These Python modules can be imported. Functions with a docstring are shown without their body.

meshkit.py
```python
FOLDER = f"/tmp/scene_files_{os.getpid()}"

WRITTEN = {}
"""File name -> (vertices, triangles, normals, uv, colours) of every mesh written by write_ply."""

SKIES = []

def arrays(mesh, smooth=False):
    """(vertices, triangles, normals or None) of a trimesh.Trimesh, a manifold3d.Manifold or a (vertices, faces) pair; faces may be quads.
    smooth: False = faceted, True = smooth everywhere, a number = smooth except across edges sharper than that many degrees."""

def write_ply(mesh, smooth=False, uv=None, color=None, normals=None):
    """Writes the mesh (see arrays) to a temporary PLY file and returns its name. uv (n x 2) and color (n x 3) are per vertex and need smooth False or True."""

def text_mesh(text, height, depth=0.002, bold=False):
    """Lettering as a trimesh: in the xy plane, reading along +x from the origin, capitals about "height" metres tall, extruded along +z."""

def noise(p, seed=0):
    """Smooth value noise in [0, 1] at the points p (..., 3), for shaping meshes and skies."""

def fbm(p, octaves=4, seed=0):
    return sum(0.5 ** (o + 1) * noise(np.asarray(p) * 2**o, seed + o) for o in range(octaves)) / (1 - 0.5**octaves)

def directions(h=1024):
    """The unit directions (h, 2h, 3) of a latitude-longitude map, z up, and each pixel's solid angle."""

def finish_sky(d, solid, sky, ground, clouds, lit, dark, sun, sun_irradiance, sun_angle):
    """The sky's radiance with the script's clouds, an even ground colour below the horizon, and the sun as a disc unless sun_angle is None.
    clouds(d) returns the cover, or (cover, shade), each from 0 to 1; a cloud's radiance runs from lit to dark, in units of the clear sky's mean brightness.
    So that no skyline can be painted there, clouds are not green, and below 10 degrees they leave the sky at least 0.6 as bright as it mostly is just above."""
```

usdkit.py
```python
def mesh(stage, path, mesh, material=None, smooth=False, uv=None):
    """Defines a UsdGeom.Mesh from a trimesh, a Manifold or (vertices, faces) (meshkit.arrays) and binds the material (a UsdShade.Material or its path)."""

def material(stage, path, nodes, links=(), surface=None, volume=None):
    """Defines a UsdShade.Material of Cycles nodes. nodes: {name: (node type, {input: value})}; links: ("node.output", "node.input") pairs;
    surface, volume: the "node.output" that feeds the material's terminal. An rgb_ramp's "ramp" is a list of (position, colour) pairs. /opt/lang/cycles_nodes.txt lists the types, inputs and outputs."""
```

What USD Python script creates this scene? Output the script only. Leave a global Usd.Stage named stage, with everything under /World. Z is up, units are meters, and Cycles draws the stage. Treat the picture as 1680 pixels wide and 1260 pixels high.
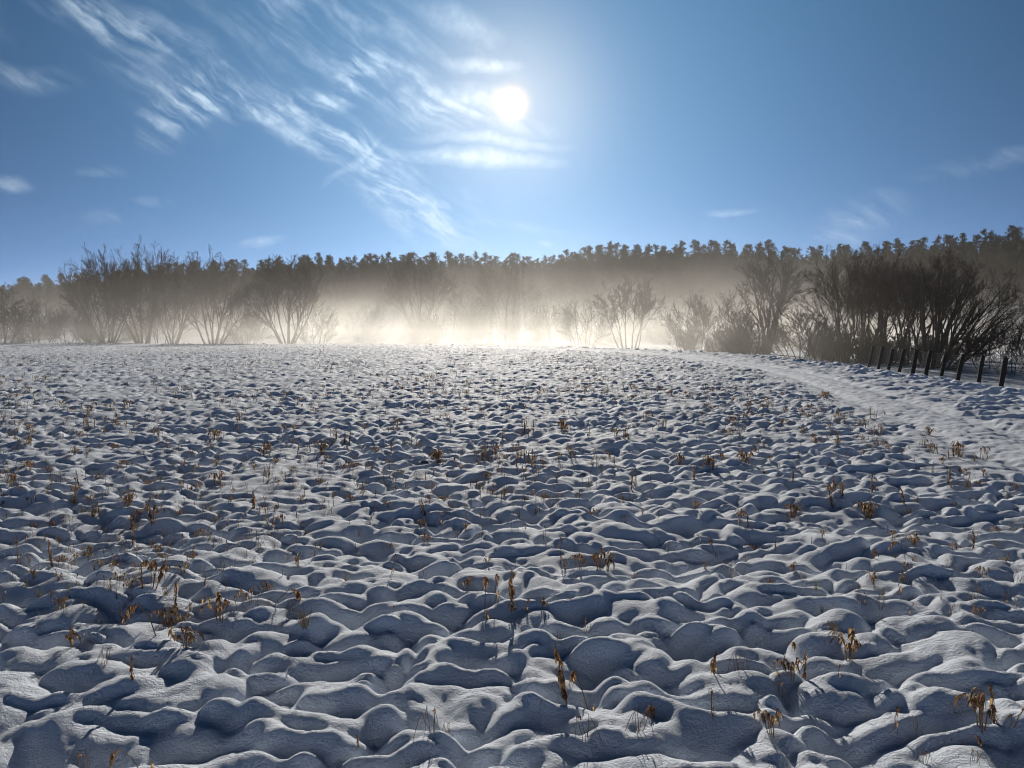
import math
import numpy as np
import trimesh
import meshkit
import usdkit
from scipy.ndimage import map_coordinates
from scipy.spatial import cKDTree
from pxr import Gf, Sdf, Usd, UsdGeom, UsdLux, UsdShade, Vt

stage = Usd.Stage.CreateInMemory()
UsdGeom.SetStageUpAxis(stage, 'Z')
UsdGeom.SetStageMetersPerUnit(stage, 1.0)
WORLD = UsdGeom.Xform.Define(stage, '/World')
stage.SetDefaultPrim(WORLD.GetPrim())
UsdGeom.Scope.Define(stage, '/World/Looks')

# ------------------------------------------------------------------ camera
CAM_H, PITCH, FPX = 1.62, math.radians(-4.06), 1269.0      # eye height, tilt, focal length in photo pixels
cam = UsdGeom.Camera.Define(stage, '/World/camera')
cam.CreateFocalLengthAttr(24.0)
cam.CreateHorizontalApertureAttr(24.0 * 1680 / FPX)
cam.CreateClippingRangeAttr(Gf.Vec2f(0.05, 20000))
cam.AddTranslateOp().Set(Gf.Vec3d(0, 0, CAM_H))
cam.AddRotateXOp().Set(90 + math.degrees(PITCH))
cam.CreateExposureAttr(0.84)

# ------------------------------------------------------------------ sky and sun
SUN_EL, SUN_AZ = math.radians(15.9), 0.0
SUN = np.array([math.sin(SUN_AZ) * math.cos(SUN_EL), math.cos(SUN_AZ) * math.cos(SUN_EL), math.sin(SUN_EL)])
sun = UsdLux.DistantLight.Define(stage, '/World/sun')
sun.CreateIntensityAttr(1.25)
sun.CreateAngleAttr(0.5)
sun.CreateNormalizeAttr(True)
sun.CreateColorAttr(Gf.Vec3f(1.0, 0.93, 0.83))
sun.AddRotateZOp().Set(-math.degrees(SUN_AZ))
sun.AddRotateXOp().Set(math.degrees(SUN_EL) - 90)      # -z points from the sun into the scene


def ray(px, py):
    """Unit direction in the world of a pixel of the photograph."""
    u, v = (px - 840) / FPX, (630 - py) / FPX
    d = np.array([u, math.cos(PITCH) - v * math.sin(PITCH), math.sin(PITCH) + v * math.cos(PITCH)])
    return d / np.linalg.norm(d)


def at(px, dist, z=0.0):
    """The x of a photo column at forward distance dist."""
    return (px - 840) / FPX * (dist * math.cos(PITCH) + (z - CAM_H) * math.sin(PITCH))


def height_at(py, dist):
    """World z of a photo row at forward distance dist."""
    d = ray(840, py)
    return CAM_H + d[2] / d[1] * dist


def azel(px, py):
    d = ray(px, py)
    return math.degrees(math.atan2(d[0], d[1])), math.degrees(math.asin(d[2]))


# cirrus: (from, to, half width in photo pixels, weight); placed by compass direction and height above the horizon
STREAKS = [
    ((70, -20), (340, 95), 42, .62), ((120, 0), (250, 60), 26, .40), ((-40, 112), (105, 128), 24, .34), ((200, 80), (310, 175), 62, .34),
    ((262, 215), (345, 135), 40, .95), ((290, 150), (450, 152), 46, .80), ((420, 176), (575, 160), 28, .95), ((535, 170), (610, 100), 36, 1.0),
    ((590, 105), (730, 175), 56, .60), ((455, 190), (610, 255), 38, 1.3), ((575, 240), (700, 365), 60, 1.5), ((650, 330), (775, 400), 44, 1.2),
    ((550, 305), (618, 228), 9, .45), ((700, 325), (830, 340), 28, .42), ((730, 360), (945, 382), 16, .42), ((655, 250), (895, 266), 17, 1.0),
    ((690, 222), (915, 242), 12, .6), ((640, 190), (890, 212), 24, .50), ((620, 155), (810, 182), 34, .42), ((330, -40), (590, 70), 110, .30),
    ((480, 30), (790, 120), 110, .28), ((740, 95), (840, 103), 16, .70), ((740, 150), (830, 170), 30, .55), ((700, 10), (800, 50), 26, .50),
    ((1520, 278), (1720, 248), 20, .30), ((1370, 390), (1450, 345), 46, .42), ((1170, 352), (1225, 352), 8, .45), ((-30, 290), (35, 300), 18, .55),
    ((140, 282), (190, 286), 12, .28), ((220, 328), (270, 330), 10, .30), ((400, 398), (450, 394), 10, .50), ((150, 355), (230, 357), 14, .25),
    ((885, 402), (912, 403), 6, .7), ((-500, 60), (-150, 20), 120, .5), ((1900, 120), (2300, 60), 110, .4), ((300, -420), (900, -300), 200, .5),
]
SKY_STRENGTH = 0.05
nodes = {
    'sky': ('sky_texture', dict(sky_type='single_scattering', sun_disc=False, sun_elevation=SUN_EL, sun_rotation=SUN_AZ, altitude=200.0,
                                air_density=0.12, aerosol_density=0.10, ozone_density=2.0)),
    'tint': ('mix_color', dict(blend_type='multiply', fac=1.0, b=(0.76, 1.02, 1.06), use_clamp=False)),
    'tc': ('texture_coordinate', {}),
    'sep': ('separate_xyz', {}),
    'az': ('math', dict(math_type='arctan2')), 'el': ('math', dict(math_type='arcsine')),
    'azd': ('math', dict(math_type='degrees')), 'eld': ('math', dict(math_type='degrees')),
    'ae': ('combine_xyz', {}),
    'warp_n': ('noise_texture', dict(scale=0.16, detail=5.0, roughness=0.55, dimensions='3D')),
    'warp_c': ('vector_math', dict(vector_math_type='subtract', math_type='subtract', vector2=(0.5, 0.5, 0.5))),
    'warp_s': ('vector_math', dict(math_type='multiply', vector2=(3.2, 2.2, 0.0))),
    'warp': ('vector_math', dict(math_type='add')),
    'fib_m': ('mapping', dict(mapping_type='texture', rotation=(0, 0, -0.55), scale=(4.8, 1.0, 1.0))),
    'fib': ('noise_texture', dict(scale=1.0, detail=7.0, roughness=0.55, distortion=0.15)),
    'puff': ('noise_texture', dict(scale=1.1, detail=6.0, roughness=0.6)),
    'fr': ('map_range', dict(range_type='smoothstep', from_min=0.36, from_max=0.76, to_min=0.02, to_max=1.4, clamp=True)),
    'pr': ('map_range', dict(range_type='smoothstep', from_min=0.30, from_max=0.66, to_min=0.55, to_max=1.1, clamp=True)),
    'fp': ('math', dict(math_type='multiply')),
    'cover': ('math', dict(math_type='multiply', use_clamp=True)),
    'bar': ('math', dict(math_type='multiply')), 'both': ('math', dict(math_type='add', use_clamp=True)),
    'cover2': ('math', dict(math_type='multiply', value2=0.88, use_clamp=True)),
    'dot': ('vector_math', dict(math_type='dot_product', vector2=tuple(SUN))),
    'dotc': ('math', dict(math_type='maximum', value2=0.0)),
    'disc': ('map_range', dict(range_type='smoothstep', from_min=math.cos(math.radians(1.05)), from_max=math.cos(math.radians(0.25)), to_min=0.0, to_max=1.0, clamp=True)),
    'p1': ('math', dict(math_type='power', value2=9000.0)), 'p2': ('math', dict(math_type='power', value2=220.0)), 'p3': ('math', dict(math_type='power', value2=7.0)),
    'discc': ('mix_color', dict(blend_type='multiply', fac=1.0, b=(120.0, 100.0, 62.0), use_clamp=False)),
    'g1': ('mix_color', dict(blend_type='multiply', fac=1.0, b=(17.0, 10.0, 1.5), use_clamp=False)),
    'g2': ('mix_color', dict(blend_type='multiply', fac=1.0, b=(4.2, 3.3, 2.1), use_clamp=False)),
    'g3': ('mix_color', dict(blend_type='multiply', fac=1.0, b=(0.62, 1.95, 3.7), use_clamp=False)),
    'cl_lit': ('mix_color', dict(blend_type='add', fac=1.0, a=(6.6, 7.7, 8.6), use_clamp=False)),
    'cloudy': ('mix_color', dict(blend_type='mix', use_clamp=False)),
    'a1': ('mix_color', dict(blend_type='add', fac=1.0, use_clamp=False)), 'a2': ('mix_color', dict(blend_type='add', fac=1.0, use_clamp=False)),
    'a3': ('mix_color', dict(blend_type='add', fac=1.0, use_clamp=False)), 'a4': ('mix_color', dict(blend_type='add', fac=1.0, use_clamp=False)),
    'bg': ('background_shader', dict(strength=SKY_STRENGTH)),
}
nodes['warp_c'][1].pop('vector_math_type')
links = [('tc.generated', 'sep.vector'), ('sep.x', 'az.value1'), ('sep.y', 'az.value2'), ('sep.z', 'el.value1'), ('az.value', 'azd.value1'), ('el.value', 'eld.value1'),
         ('azd.value', 'ae.x'), ('eld.value', 'ae.y'), ('ae.vector', 'warp_n.vector'), ('warp_n.color', 'warp_c.vector1'), ('warp_c.vector', 'warp_s.vector1'),
         ('ae.vector', 'warp.vector1'), ('warp_s.vector', 'warp.vector2'), ('warp.vector', 'fib_m.vector'), ('fib_m.vector', 'fib.vector'), ('ae.vector', 'puff.vector'),
         ('fib.fac', 'fr.value'), ('puff.fac', 'pr.value'), ('fr.result', 'fp.value1'), ('pr.result', 'fp.value2'), ('fp.value', 'cover.value1'), ('pr.result', 'bar.value2'), ('cover.value', 'both.value1'), ('bar.value', 'both.value2'), ('both.value', 'cover2.value1'),
         ('tc.generated', 'dot.vector1'), ('dot.value', 'dotc.value1'), ('dotc.value', 'disc.value'), ('dotc.value', 'p1.value1'), ('dotc.value', 'p2.value1'), ('dotc.value', 'p3.value1'),
         ('disc.result', 'discc.a'), ('p1.value', 'g1.a'), ('p2.value', 'g2.a'), ('p3.value', 'g3.a'),
         ('g2.result', 'cl_lit.b'), ('sky.color', 'tint.a'), ('tint.result', 'cloudy.a'), ('cl_lit.result', 'cloudy.b'), ('cover2.value', 'cloudy.fac'),
         ('cloudy.result', 'a1.a'), ('discc.result', 'a1.b'), ('a1.result', 'a2.a'), ('g1.result', 'a2.b'), ('a2.result', 'a3.a'), ('g2.result', 'a3.b'),
         ('a3.result', 'a4.a'), ('g3.result', 'a4.b'), ('a4.result', 'bg.color')]
BARS = {12, 15, 16, 21, 22, 23, 26, 30, 32}
ends = {}
for k, (p0, p1, w, wt) in enumerate(STREAKS):
    last = ends.get(k in BARS)
    a0, a1 = np.array(azel(*p0)), np.array(azel(*p1))
    mid, half = (a0 + a1) / 2, (a1 - a0) / 2
    ang, ln = math.atan2(half[1], half[0]), np.hypot(*half)
    nodes[f's{k}m'] = ('mapping', dict(mapping_type='texture', location=(mid[0], mid[1], 0), rotation=(0, 0, ang), scale=(ln * 1.25 + w / 26, w / 26 * 1.1, 1e3)))
    nodes[f's{k}g'] = ('gradient_texture', dict(gradient_type='spherical'))
    nodes[f's{k}a'] = ('math', dict(math_type='multiply_add', value2=wt * 1.0, value3=0.0))
    links += [('warp.vector', f's{k}m.vector'), (f's{k}m.vector', f's{k}g.vector'), (f's{k}g.fac', f's{k}a.value1')]
    if last:
        links.append((f'{last}.value', f's{k}a.value3'))
    ends[k in BARS] = f's{k}a'
links += [(f'{ends[False]}.value', 'cover.value2'), (f'{ends[True]}.value', 'bar.value1')]
sky_mat = usdkit.material(stage, '/World/Looks/sky', nodes, links, surface='bg.background')
dome = UsdLux.DomeLight.Define(stage, '/World/sky')
dome.CreateIntensityAttr(1.0)
UsdShade.MaterialBindingAPI.Apply(dome.GetPrim()).Bind(sky_mat)
dome.GetPrim().SetCustomDataByKey('kind', 'structure')


# ------------------------------------------------------------------ helpers
used = {}


def numbered(name, parent='/World'):
    n = used.get((parent, name), 0)
    used[(parent, name)] = n + 1
    return f'{parent}/{name}' if n == 0 else f'{parent}/{name}_{n:03d}'


def tag(prim, label=None, cat=None, group=None, kind=None):
    for k, v in (('label', label), ('category', cat), ('group', group), ('kind', kind)):
        if v:
            prim.SetCustomDataByKey(k, v)
    return prim


def thing(name, loc, rotz=0.0, scale=None, rot=None, label=None, cat=None, group=None, source=None, kind=None):
    x = UsdGeom.Xform.Define(stage, numbered(name))
    x.AddTranslateOp().Set(Gf.Vec3d(*map(float, loc)))
    if rot is not None:
        x.AddRotateXYZOp().Set(Gf.Vec3f(*map(float, rot)))
    else:
        x.AddRotateZOp().Set(float(rotz))
    if scale is not None:
        x.AddScaleOp().Set(Gf.Vec3f(*(map(float, scale) if np.ndim(scale) else [float(scale)] * 3)))
    p = x.GetPrim()
    tag(p, label, cat, group, kind)
    if source:
        p.GetReferences().AddInternalReference(source)
        p.SetInstanceable(True)
    return p


def part(parent, name, mesh, mat, smooth=False, label=None):
    path = numbered(name, str(parent.GetPath()) if hasattr(parent, 'GetPath') else parent)
    m = usdkit.mesh(stage, path, mesh, mat, smooth=smooth)
    if label:
        tag(m.GetPrim(), label)
    return m.GetPrim()


def tubes(lines, radii, sides=4, cap=False):
    """(vertices, triangles) of many polylines with the same number of points: lines (n, k, 3), radii (n, k)."""
    p, r = np.asarray(lines, float), np.asarray(radii, float)
    n, k = p.shape[:2]
    t = np.gradient(p, axis=1)
    t /= np.linalg.norm(t, axis=2, keepdims=True) + 1e-12
    ref = np.where(np.abs(t[:, :1, 2:]) < 0.8, [0, 0, 1.0], [1.0, 0, 0])
    a = np.cross(t, np.broadcast_to(ref, t.shape))
    a /= np.linalg.norm(a, axis=2, keepdims=True) + 1e-12
    b = np.cross(t, a)
    ang = np.arange(sides) * 2 * np.pi / sides
    v = p[:, :, None] + r[:, :, None, None] * (np.cos(ang)[:, None] * a[:, :, None] + np.sin(ang)[:, None] * b[:, :, None])
    i, j = np.meshgrid(np.arange(k - 1), np.arange(sides), indexing='ij')
    j2 = (j + 1) % sides
    q = np.stack([i * sides + j, i * sides + j2, (i + 1) * sides + j2, (i + 1) * sides + j], -1).reshape(-1, 4)
    f = np.vstack([q[:, [0, 1, 2]], q[:, [0, 2, 3]]])
    if cap:
        top = (k - 1) * sides
        f = np.vstack([f, [[top, top + s, top + s + 1] for s in range(1, sides - 1)]])
    f = (f[None] + (np.arange(n) * k * sides)[:, None, None]).reshape(-1, 3)
    return v.reshape(-1, 3), f


def join(meshes):
    vs, fs, o = [], [], 0
    for v, f in meshes:
        vs.append(np.asarray(v)); fs.append(np.asarray(f) + o); o += len(v)
    return np.vstack(vs), np.vstack(fs)


# ------------------------------------------------------------------ materials
def plain(name, color, rough=0.9, var=0.25, scale=8.0, translucent=0.0, spec=0.3, hue_by_object=0.0):
    n = {'g': ('geometry', {}), 'n': ('noise_texture', dict(scale=scale, detail=4.0)),
         'r': ('rgb_ramp', dict(ramp=[(0.25, tuple(c * (1 - var) for c in color)), (0.75, tuple(c * (1 + var) for c in color))])),
         'p': ('principled_bsdf', dict(roughness=rough, specular_ior_level=spec))}
    l = [('g.position', 'n.vector'), ('n.fac', 'r.fac'), ('r.color', 'p.base_color')]
    out = 'p.BSDF'
    if translucent:
        n['t'] = ('translucent_bsdf', {})
        n['m'] = ('mix_closure', dict(fac=translucent))
        l += [('r.color', 't.color'), ('p.BSDF', 'm.closure1'), ('t.BSDF', 'm.closure2')]
        out = 'm.closure'
    return usdkit.material(stage, '/World/Looks/' + name, n, l, surface=out)


SNOW = usdkit.material(stage, '/World/Looks/snow', {
    'g': ('geometry', {}),
    'n1': ('noise_texture', dict(scale=62.0, detail=3.0, roughness=0.65)),
    'n2': ('noise_texture', dict(scale=240.0, detail=2.0, roughness=0.6)),
    'nc': ('noise_texture', dict(scale=2.3, detail=4.0)),
    'add': ('math', dict(math_type='multiply_add', value2=0.35)),
    'b': ('bump', dict(strength=0.9, distance=0.022)),
    'r': ('rgb_ramp', dict(ramp=[(0.3, (0.575, 0.625, 0.70)), (0.7, (0.645, 0.695, 0.77))])),
    'p': ('principled_bsdf', dict(roughness=0.8, specular_ior_level=0.06, diffuse_roughness=0.4)),
}, [('g.position', 'n1.vector'), ('g.position', 'n2.vector'), ('g.position', 'nc.vector'), ('n2.fac', 'add.value1'), ('n1.fac', 'add.value3'),
    ('add.value', 'b.height'), ('nc.fac', 'r.fac'), ('r.color', 'p.base_color'), ('b.normal', 'p.normal')], surface='p.BSDF')
BARK = plain('bark', (0.055, 0.043, 0.034), var=0.4, scale=3.0)
TWIG = plain('twig_bark', (0.06, 0.045, 0.034), var=0.3, scale=2.0)
PINE_BARK = plain('pine_bark', (0.07, 0.045, 0.032), var=0.35, scale=2.0)
NEEDLE = plain('pine_needles', (0.017, 0.028, 0.022), var=0.45, scale=0.8)
POST = plain('weathered_wood', (0.022, 0.018, 0.016), var=0.5, scale=18.0)
WIRE = plain('galvanised_wire', (0.035, 0.035, 0.035), rough=0.8, var=0.2)
STALK = plain('dry_stalk', (0.16, 0.105, 0.055), var=0.45, scale=40.0)
LEAF_RUST = plain('withered_rust_leaf', (0.18, 0.085, 0.038), var=0.55, scale=60.0, translucent=0.45)
LEAF_DARK = plain('withered_dark_leaf', (0.10, 0.058, 0.03), var=0.5, scale=60.0, translucent=0.3)
LEAF_TAN = plain('withered_tan_leaf', (0.32, 0.22, 0.11), var=0.4, scale=60.0, translucent=0.45)
STRAW = plain('dead_grass', (0.26, 0.19, 0.09), var=0.4, scale=40.0, translucent=0.2)

# ------------------------------------------------------------------ snow relief
TILE, STEP = 2048, 0.022


def random_field(seed, wx, wy, spread=0.45):
    """A periodic random surface of waves about wx by wy metres long, unit deviation."""
    g = np.random.default_rng(seed)
    k = np.fft.fftfreq(TILE, STEP)
    kx, ky = np.meshgrid(k, k, indexing='xy')
    q = np.hypot(kx * wx, ky * wy)
    amp = np.exp(-(np.log(np.maximum(q, 1e-6)) / spread) ** 2 / 2) / np.maximum(q, 1e-3)
    f = np.fft.ifft2(np.fft.fft2(g.standard_normal((TILE, TILE))) * amp).real
    return f / f.std()


def domes(seed, n, dx, dy, step):
    """A periodic heap of rounded mounds about dx by dy metres apart that run into each other, in metres."""
    g = np.random.default_rng(seed)
    size = n * step
    nx, ny = int(size / dx), int(size / dy)
    i, j = np.meshgrid(np.arange(nx), np.arange(ny), indexing='ij')
    p = np.stack([(i.ravel() + 0.5 * (j.ravel() % 2) + g.uniform(-.48, .48, i.size)) * size / nx % size, (j.ravel() + g.uniform(-.48, .48, i.size)) * size / ny % size], 1)
    p = p[g.random(len(p)) > 0.06]
    scale = np.array([1.0, dx / dy])
    t = cKDTree(p * scale, boxsize=[size, size * scale[1]])
    a = np.arange(n) * step
    X, Y = np.meshgrid(a, a)
    d, k = t.query(np.stack([X.ravel(), Y.ravel()], 1) * scale, k=5, workers=-1)
    top = g.normal(0, 0.015, len(p))
    curve = 2.75 * np.exp(g.normal(0, 0.34, len(p)))
    tau = 0.0075
    h = (top[k] - curve[k] * d ** 2) / tau
    m = h.max(1)
    h = tau * (m + np.log(np.exp(h - m[:, None]).sum(1)))
    h = np.maximum(h.reshape(n, n), -0.13)
    k1 = np.fft.fftfreq(n, step)
    kx, ky = np.meshgrid(k1, k1)
    return np.fft.ifft2(np.fft.fft2(h) * np.exp(-2 * np.pi ** 2 * ((0.020 * kx) ** 2 + (0.009 * ky) ** 2))).real


def dome_at(x, y, angle=0.0):
    c, s = math.cos(angle), math.sin(angle)
    return map_coordinates(T_DOME, [((-s * x + c * y) / DSTEP) % DN, ((c * x + s * y) / DSTEP) % DN], order=1, mode='grid-wrap')


def sample(tile, x, y, angle=0.0, stretch=1.0):
    c, s = math.cos(angle), math.sin(angle)
    return map_coordinates(tile, [((-s * x + c * y) / STEP / stretch) % TILE, ((c * x + s * y) / STEP / stretch) % TILE], order=1, mode='grid-wrap')


T_LUMP = random_field(11, 0.44, 0.34, 0.34)
T_LUMP2 = random_field(12, 0.56, 0.38, 0.30)
DN, DSTEP = 1800, 0.0125
T_DOME = domes(8, DN, 0.20, 0.132, DSTEP)
T_FINE = random_field(18, 0.075, 0.07, 0.4)
T_SMALL = random_field(13, 0.17, 0.15, 0.4)
T_BIG = random_field(14, 2.4, 1.8, 0.5)
T_RIPPLE = random_field(15, 0.16, 0.9, 0.4)
T_MOUND = random_field(16, 0.55, 1.3, 0.35)

TRACK = np.array([(6.2, -40), (6.3, 0), (6.6, 8), (6.9, 10.9), (7.4, 12.7), (8.3, 17.4), (9.3, 21.8), (10.4, 27.8), (11.0, 35), (10.7, 45), (8.2, 56), (2.5, 65),
                  (-8, 73), (-24, 81), (-45, 83), (-72, 79), (-120, 72), (-220, 60)], float)
seg = np.linspace(0, len(TRACK) - 1, 3000)
from scipy.interpolate import PchipInterpolator
_arc = np.concatenate([[0], np.cumsum(np.linalg.norm(np.diff(TRACK, axis=0), axis=1))])
_s = np.linspace(0, _arc[-1], 4000)
TRACK_FINE = np.stack([PchipInterpolator(_arc, TRACK[:, k])(_s) for k in (0, 1)], 1)
_tree = cKDTree(TRACK_FINE)
_tan = np.gradient(TRACK_FINE, axis=0)
_tan /= np.linalg.norm(_tan, axis=1, keepdims=True)


def smooth(a, b, x):
    t = np.clip((x - a) / (b - a), 0, 1)
    return t * t * (3 - 2 * t)


def track_side(x, y):
    """Signed distance to the track's middle: positive outside the field."""
    d, i = _tree.query(np.stack([x, y], -1))
    off = np.stack([x, y], -1) - TRACK_FINE[i]
    side = _tan[i, ..., 0] * off[..., 1] - _tan[i, ..., 1] * off[..., 0]
    return np.where(side < 0, d, -d), _s[i]


RIDGE_X = np.array([-320, -220, -175, -120, -60, 0, 40, 90, 125, 150, 200, 300], float)
RIDGE_H = np.array([5, 6, 7, 11, 14, 15.0, 16.5, 17.5, 17, 18, 20, 21], float)


def terrain(x, y, s):
    """The land without the small relief of the snow."""
    z = 0.10 * (meshkit.noise(np.stack([x / 17, y / 17, 0 * x], -1), 3) - 0.5) * smooth(6, 20, np.hypot(x, y))
    z = z - 0.85 * smooth(3.6, 6.6, s) - 0.25 * smooth(8, 30, s)
    crest = np.interp(x, RIDGE_X, RIDGE_H)
    yc = 300 - 45 * smooth(60, 170, x)                              # the ridge comes nearer on the right
    meadow = 3.5 * smooth(0.40, 0.62, y / yc)
    hill = (crest - 3.0) * smooth(0.60, 0.99, y / yc)
    return z + meadow + hill - 0.25 * crest * smooth(1.02, 1.6, y / yc)


def relief(x, y, s, t):
    r = np.hypot(x, y)
    lump = 0.75 * sample(T_LUMP, x, y) + 0.45 * sample(T_LUMP2, x, y, 0.35) + 0.40 * sample(T_LUMP, x + 7.3, y + 3.1, -0.5, 1.37)
    lump = 1.15 * (1 - np.exp(-0.72 * np.clip(lump, -2.6, 4)))       # broad rounded mounds, narrow deep hollows
    rough = np.clip(1.05 + 0.15 * sample(T_BIG, x, y, 1.1, 1.6) + 0.08 * sample(T_BIG, x + 4, y, 0.3, 0.7), 0.45, 1.7)       # some patches drifted smooth
    wx, wy = 0.04 * sample(T_LUMP2, x, y, 0.9, 1.4), 0.035 * sample(T_LUMP2, x + 9, y, -0.4, 1.4)
    field = rough * (1.05 * dome_at(x + wx, y + wy, 0.12) + 0.012 * lump) + 0.0022 * sample(T_SMALL, x, y) + 0.0016 * sample(T_FINE, x, y) + 0.020 * sample(T_BIG, x, y)
    ripple = 0.005 * sample(T_RIPPLE, t, s) + 0.004 * sample(T_SMALL, x, y, 0.4) + 0.007 * sample(T_LUMP, x, y, 0.2)
    mound = 0.05 * sample(T_MOUND, t, s) + 0.015 * sample(T_LUMP, x, y, 0.9)
    edge = s + 0.35 * sample(T_BIG, x, y, 0.7)
    out = smooth(-1.5, -0.9, edge)
    verge = smooth(0.7, 1.3, edge)
    bank = smooth(2.4, 3.4, edge)
    rest = smooth(6, 9, edge)
    z = field * (1 - out) + (ripple - 0.02) * out * (1 - verge) + (0.5 * mound + 0.4 * field) * verge * (1 - bank) + 1.15 * mound * bank * (1 - rest) + 0.5 * field * rest
    z = z - 0.05 * np.exp(-((s + 0.55) / 0.2) ** 2) - 0.05 * np.exp(-((s - 0.65) / 0.2) ** 2)
    return z * (1 - 0.75 * smooth(95, 130, r))


def ground_z(x, y):
    shape = np.shape(x)
    x, y = np.atleast_1d(np.asarray(x, float)), np.atleast_1d(np.asarray(y, float))
    s, t = track_side(x, y)
    return (terrain(x, y, s) + relief(x, y, s, t)).reshape(shape)


def build_ground():
    r = [0.25]
    while r[-1] < 900:
        q = r[-1]
        r.append(q + (0.05 if q < 1.9 else max(0.011, 0.0055 * q) if q < 105 else 0.0055 * q + 0.045 * (q - 105)))
    r = np.array(r)
    dense = np.linspace(-41, 41, 760)
    wide, step = [], dense[1] - dense[0]
    a = 41.0
    while a < 180:
        step = min(step * 1.12, 4.0)
        a += step
        wide.append(a)
    wide = np.array(wide)
    wide = 41 + (wide - 41) * (180 - 41) / (wide[-1] - 41)
    th = np.radians(np.concatenate([-wide[:-1][::-1], dense, wide]))
    R, A = np.meshgrid(r, th, indexing='ij')
    x, y = R * np.sin(A), R * np.cos(A)
    s, t = track_side(x, y)
    z = terrain(x, y, s) + relief(x, y, s, t) * (1 - smooth(np.radians(50), np.radians(80), np.abs(A)) * smooth(1.5, 4, R))
    n, m = R.shape
    v = np.stack([x, y, z], -1).reshape(-1, 3)
    i, j = np.meshgrid(np.arange(n - 1), np.arange(m), indexing='ij')
    j2 = (j + 1) % m
    q = np.stack([i * m + j, i * m + j2, (i + 1) * m + j2, (i + 1) * m + j], -1).reshape(-1, 4)
    f = np.vstack([q[:, [0, 2, 1]], q[:, [0, 3, 2]]])
    v = np.vstack([v, [[0, 0, float(z[0].mean())]]])
    f = np.vstack([f, np.stack([np.full(m, n * m), (np.arange(m) + 1) % m, np.arange(m)], -1)])
    e = np.cross(v[f[:200, 1]] - v[f[:200, 0]], v[f[:200, 2]] - v[f[:200, 0]])
    if e[:, 2].mean() < 0:
        f = f[:, ::-1]
    g = usdkit.mesh(stage, '/World/snowy_ground', (v, f), SNOW, smooth=True)
    tag(g.GetPrim(), 'snow covered field of small rounded mounds running to a wooded hill', 'ground', kind='structure')
    return len(f)


GROUND_TRIS = build_ground()


# ------------------------------------------------------------------ bare trees
def grow(g, starts, dirs, lengths, r0, r1, k, up, wander):
    """Polylines (n, k, 3) that wander from starts along dirs, and their radii."""
    n = len(starts)
    p = np.empty((n, k, 3))
    p[:, 0] = starts
    d = dirs / np.linalg.norm(dirs, axis=1, keepdims=True)
    step = (lengths / (k - 1))[:, None]
    for i in range(1, k):
        d = d + wander * g.standard_normal((n, 3)) + np.array([0, 0, up]) / (k - 1)
        d /= np.linalg.norm(d, axis=1, keepdims=True)
        p[:, i] = p[:, i - 1] + d * step
    t = np.linspace(0, 1, k)[None]
    return p, np.asarray(r0)[:, None] * (1 - t) + np.asarray(r1)[:, None] * t


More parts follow.
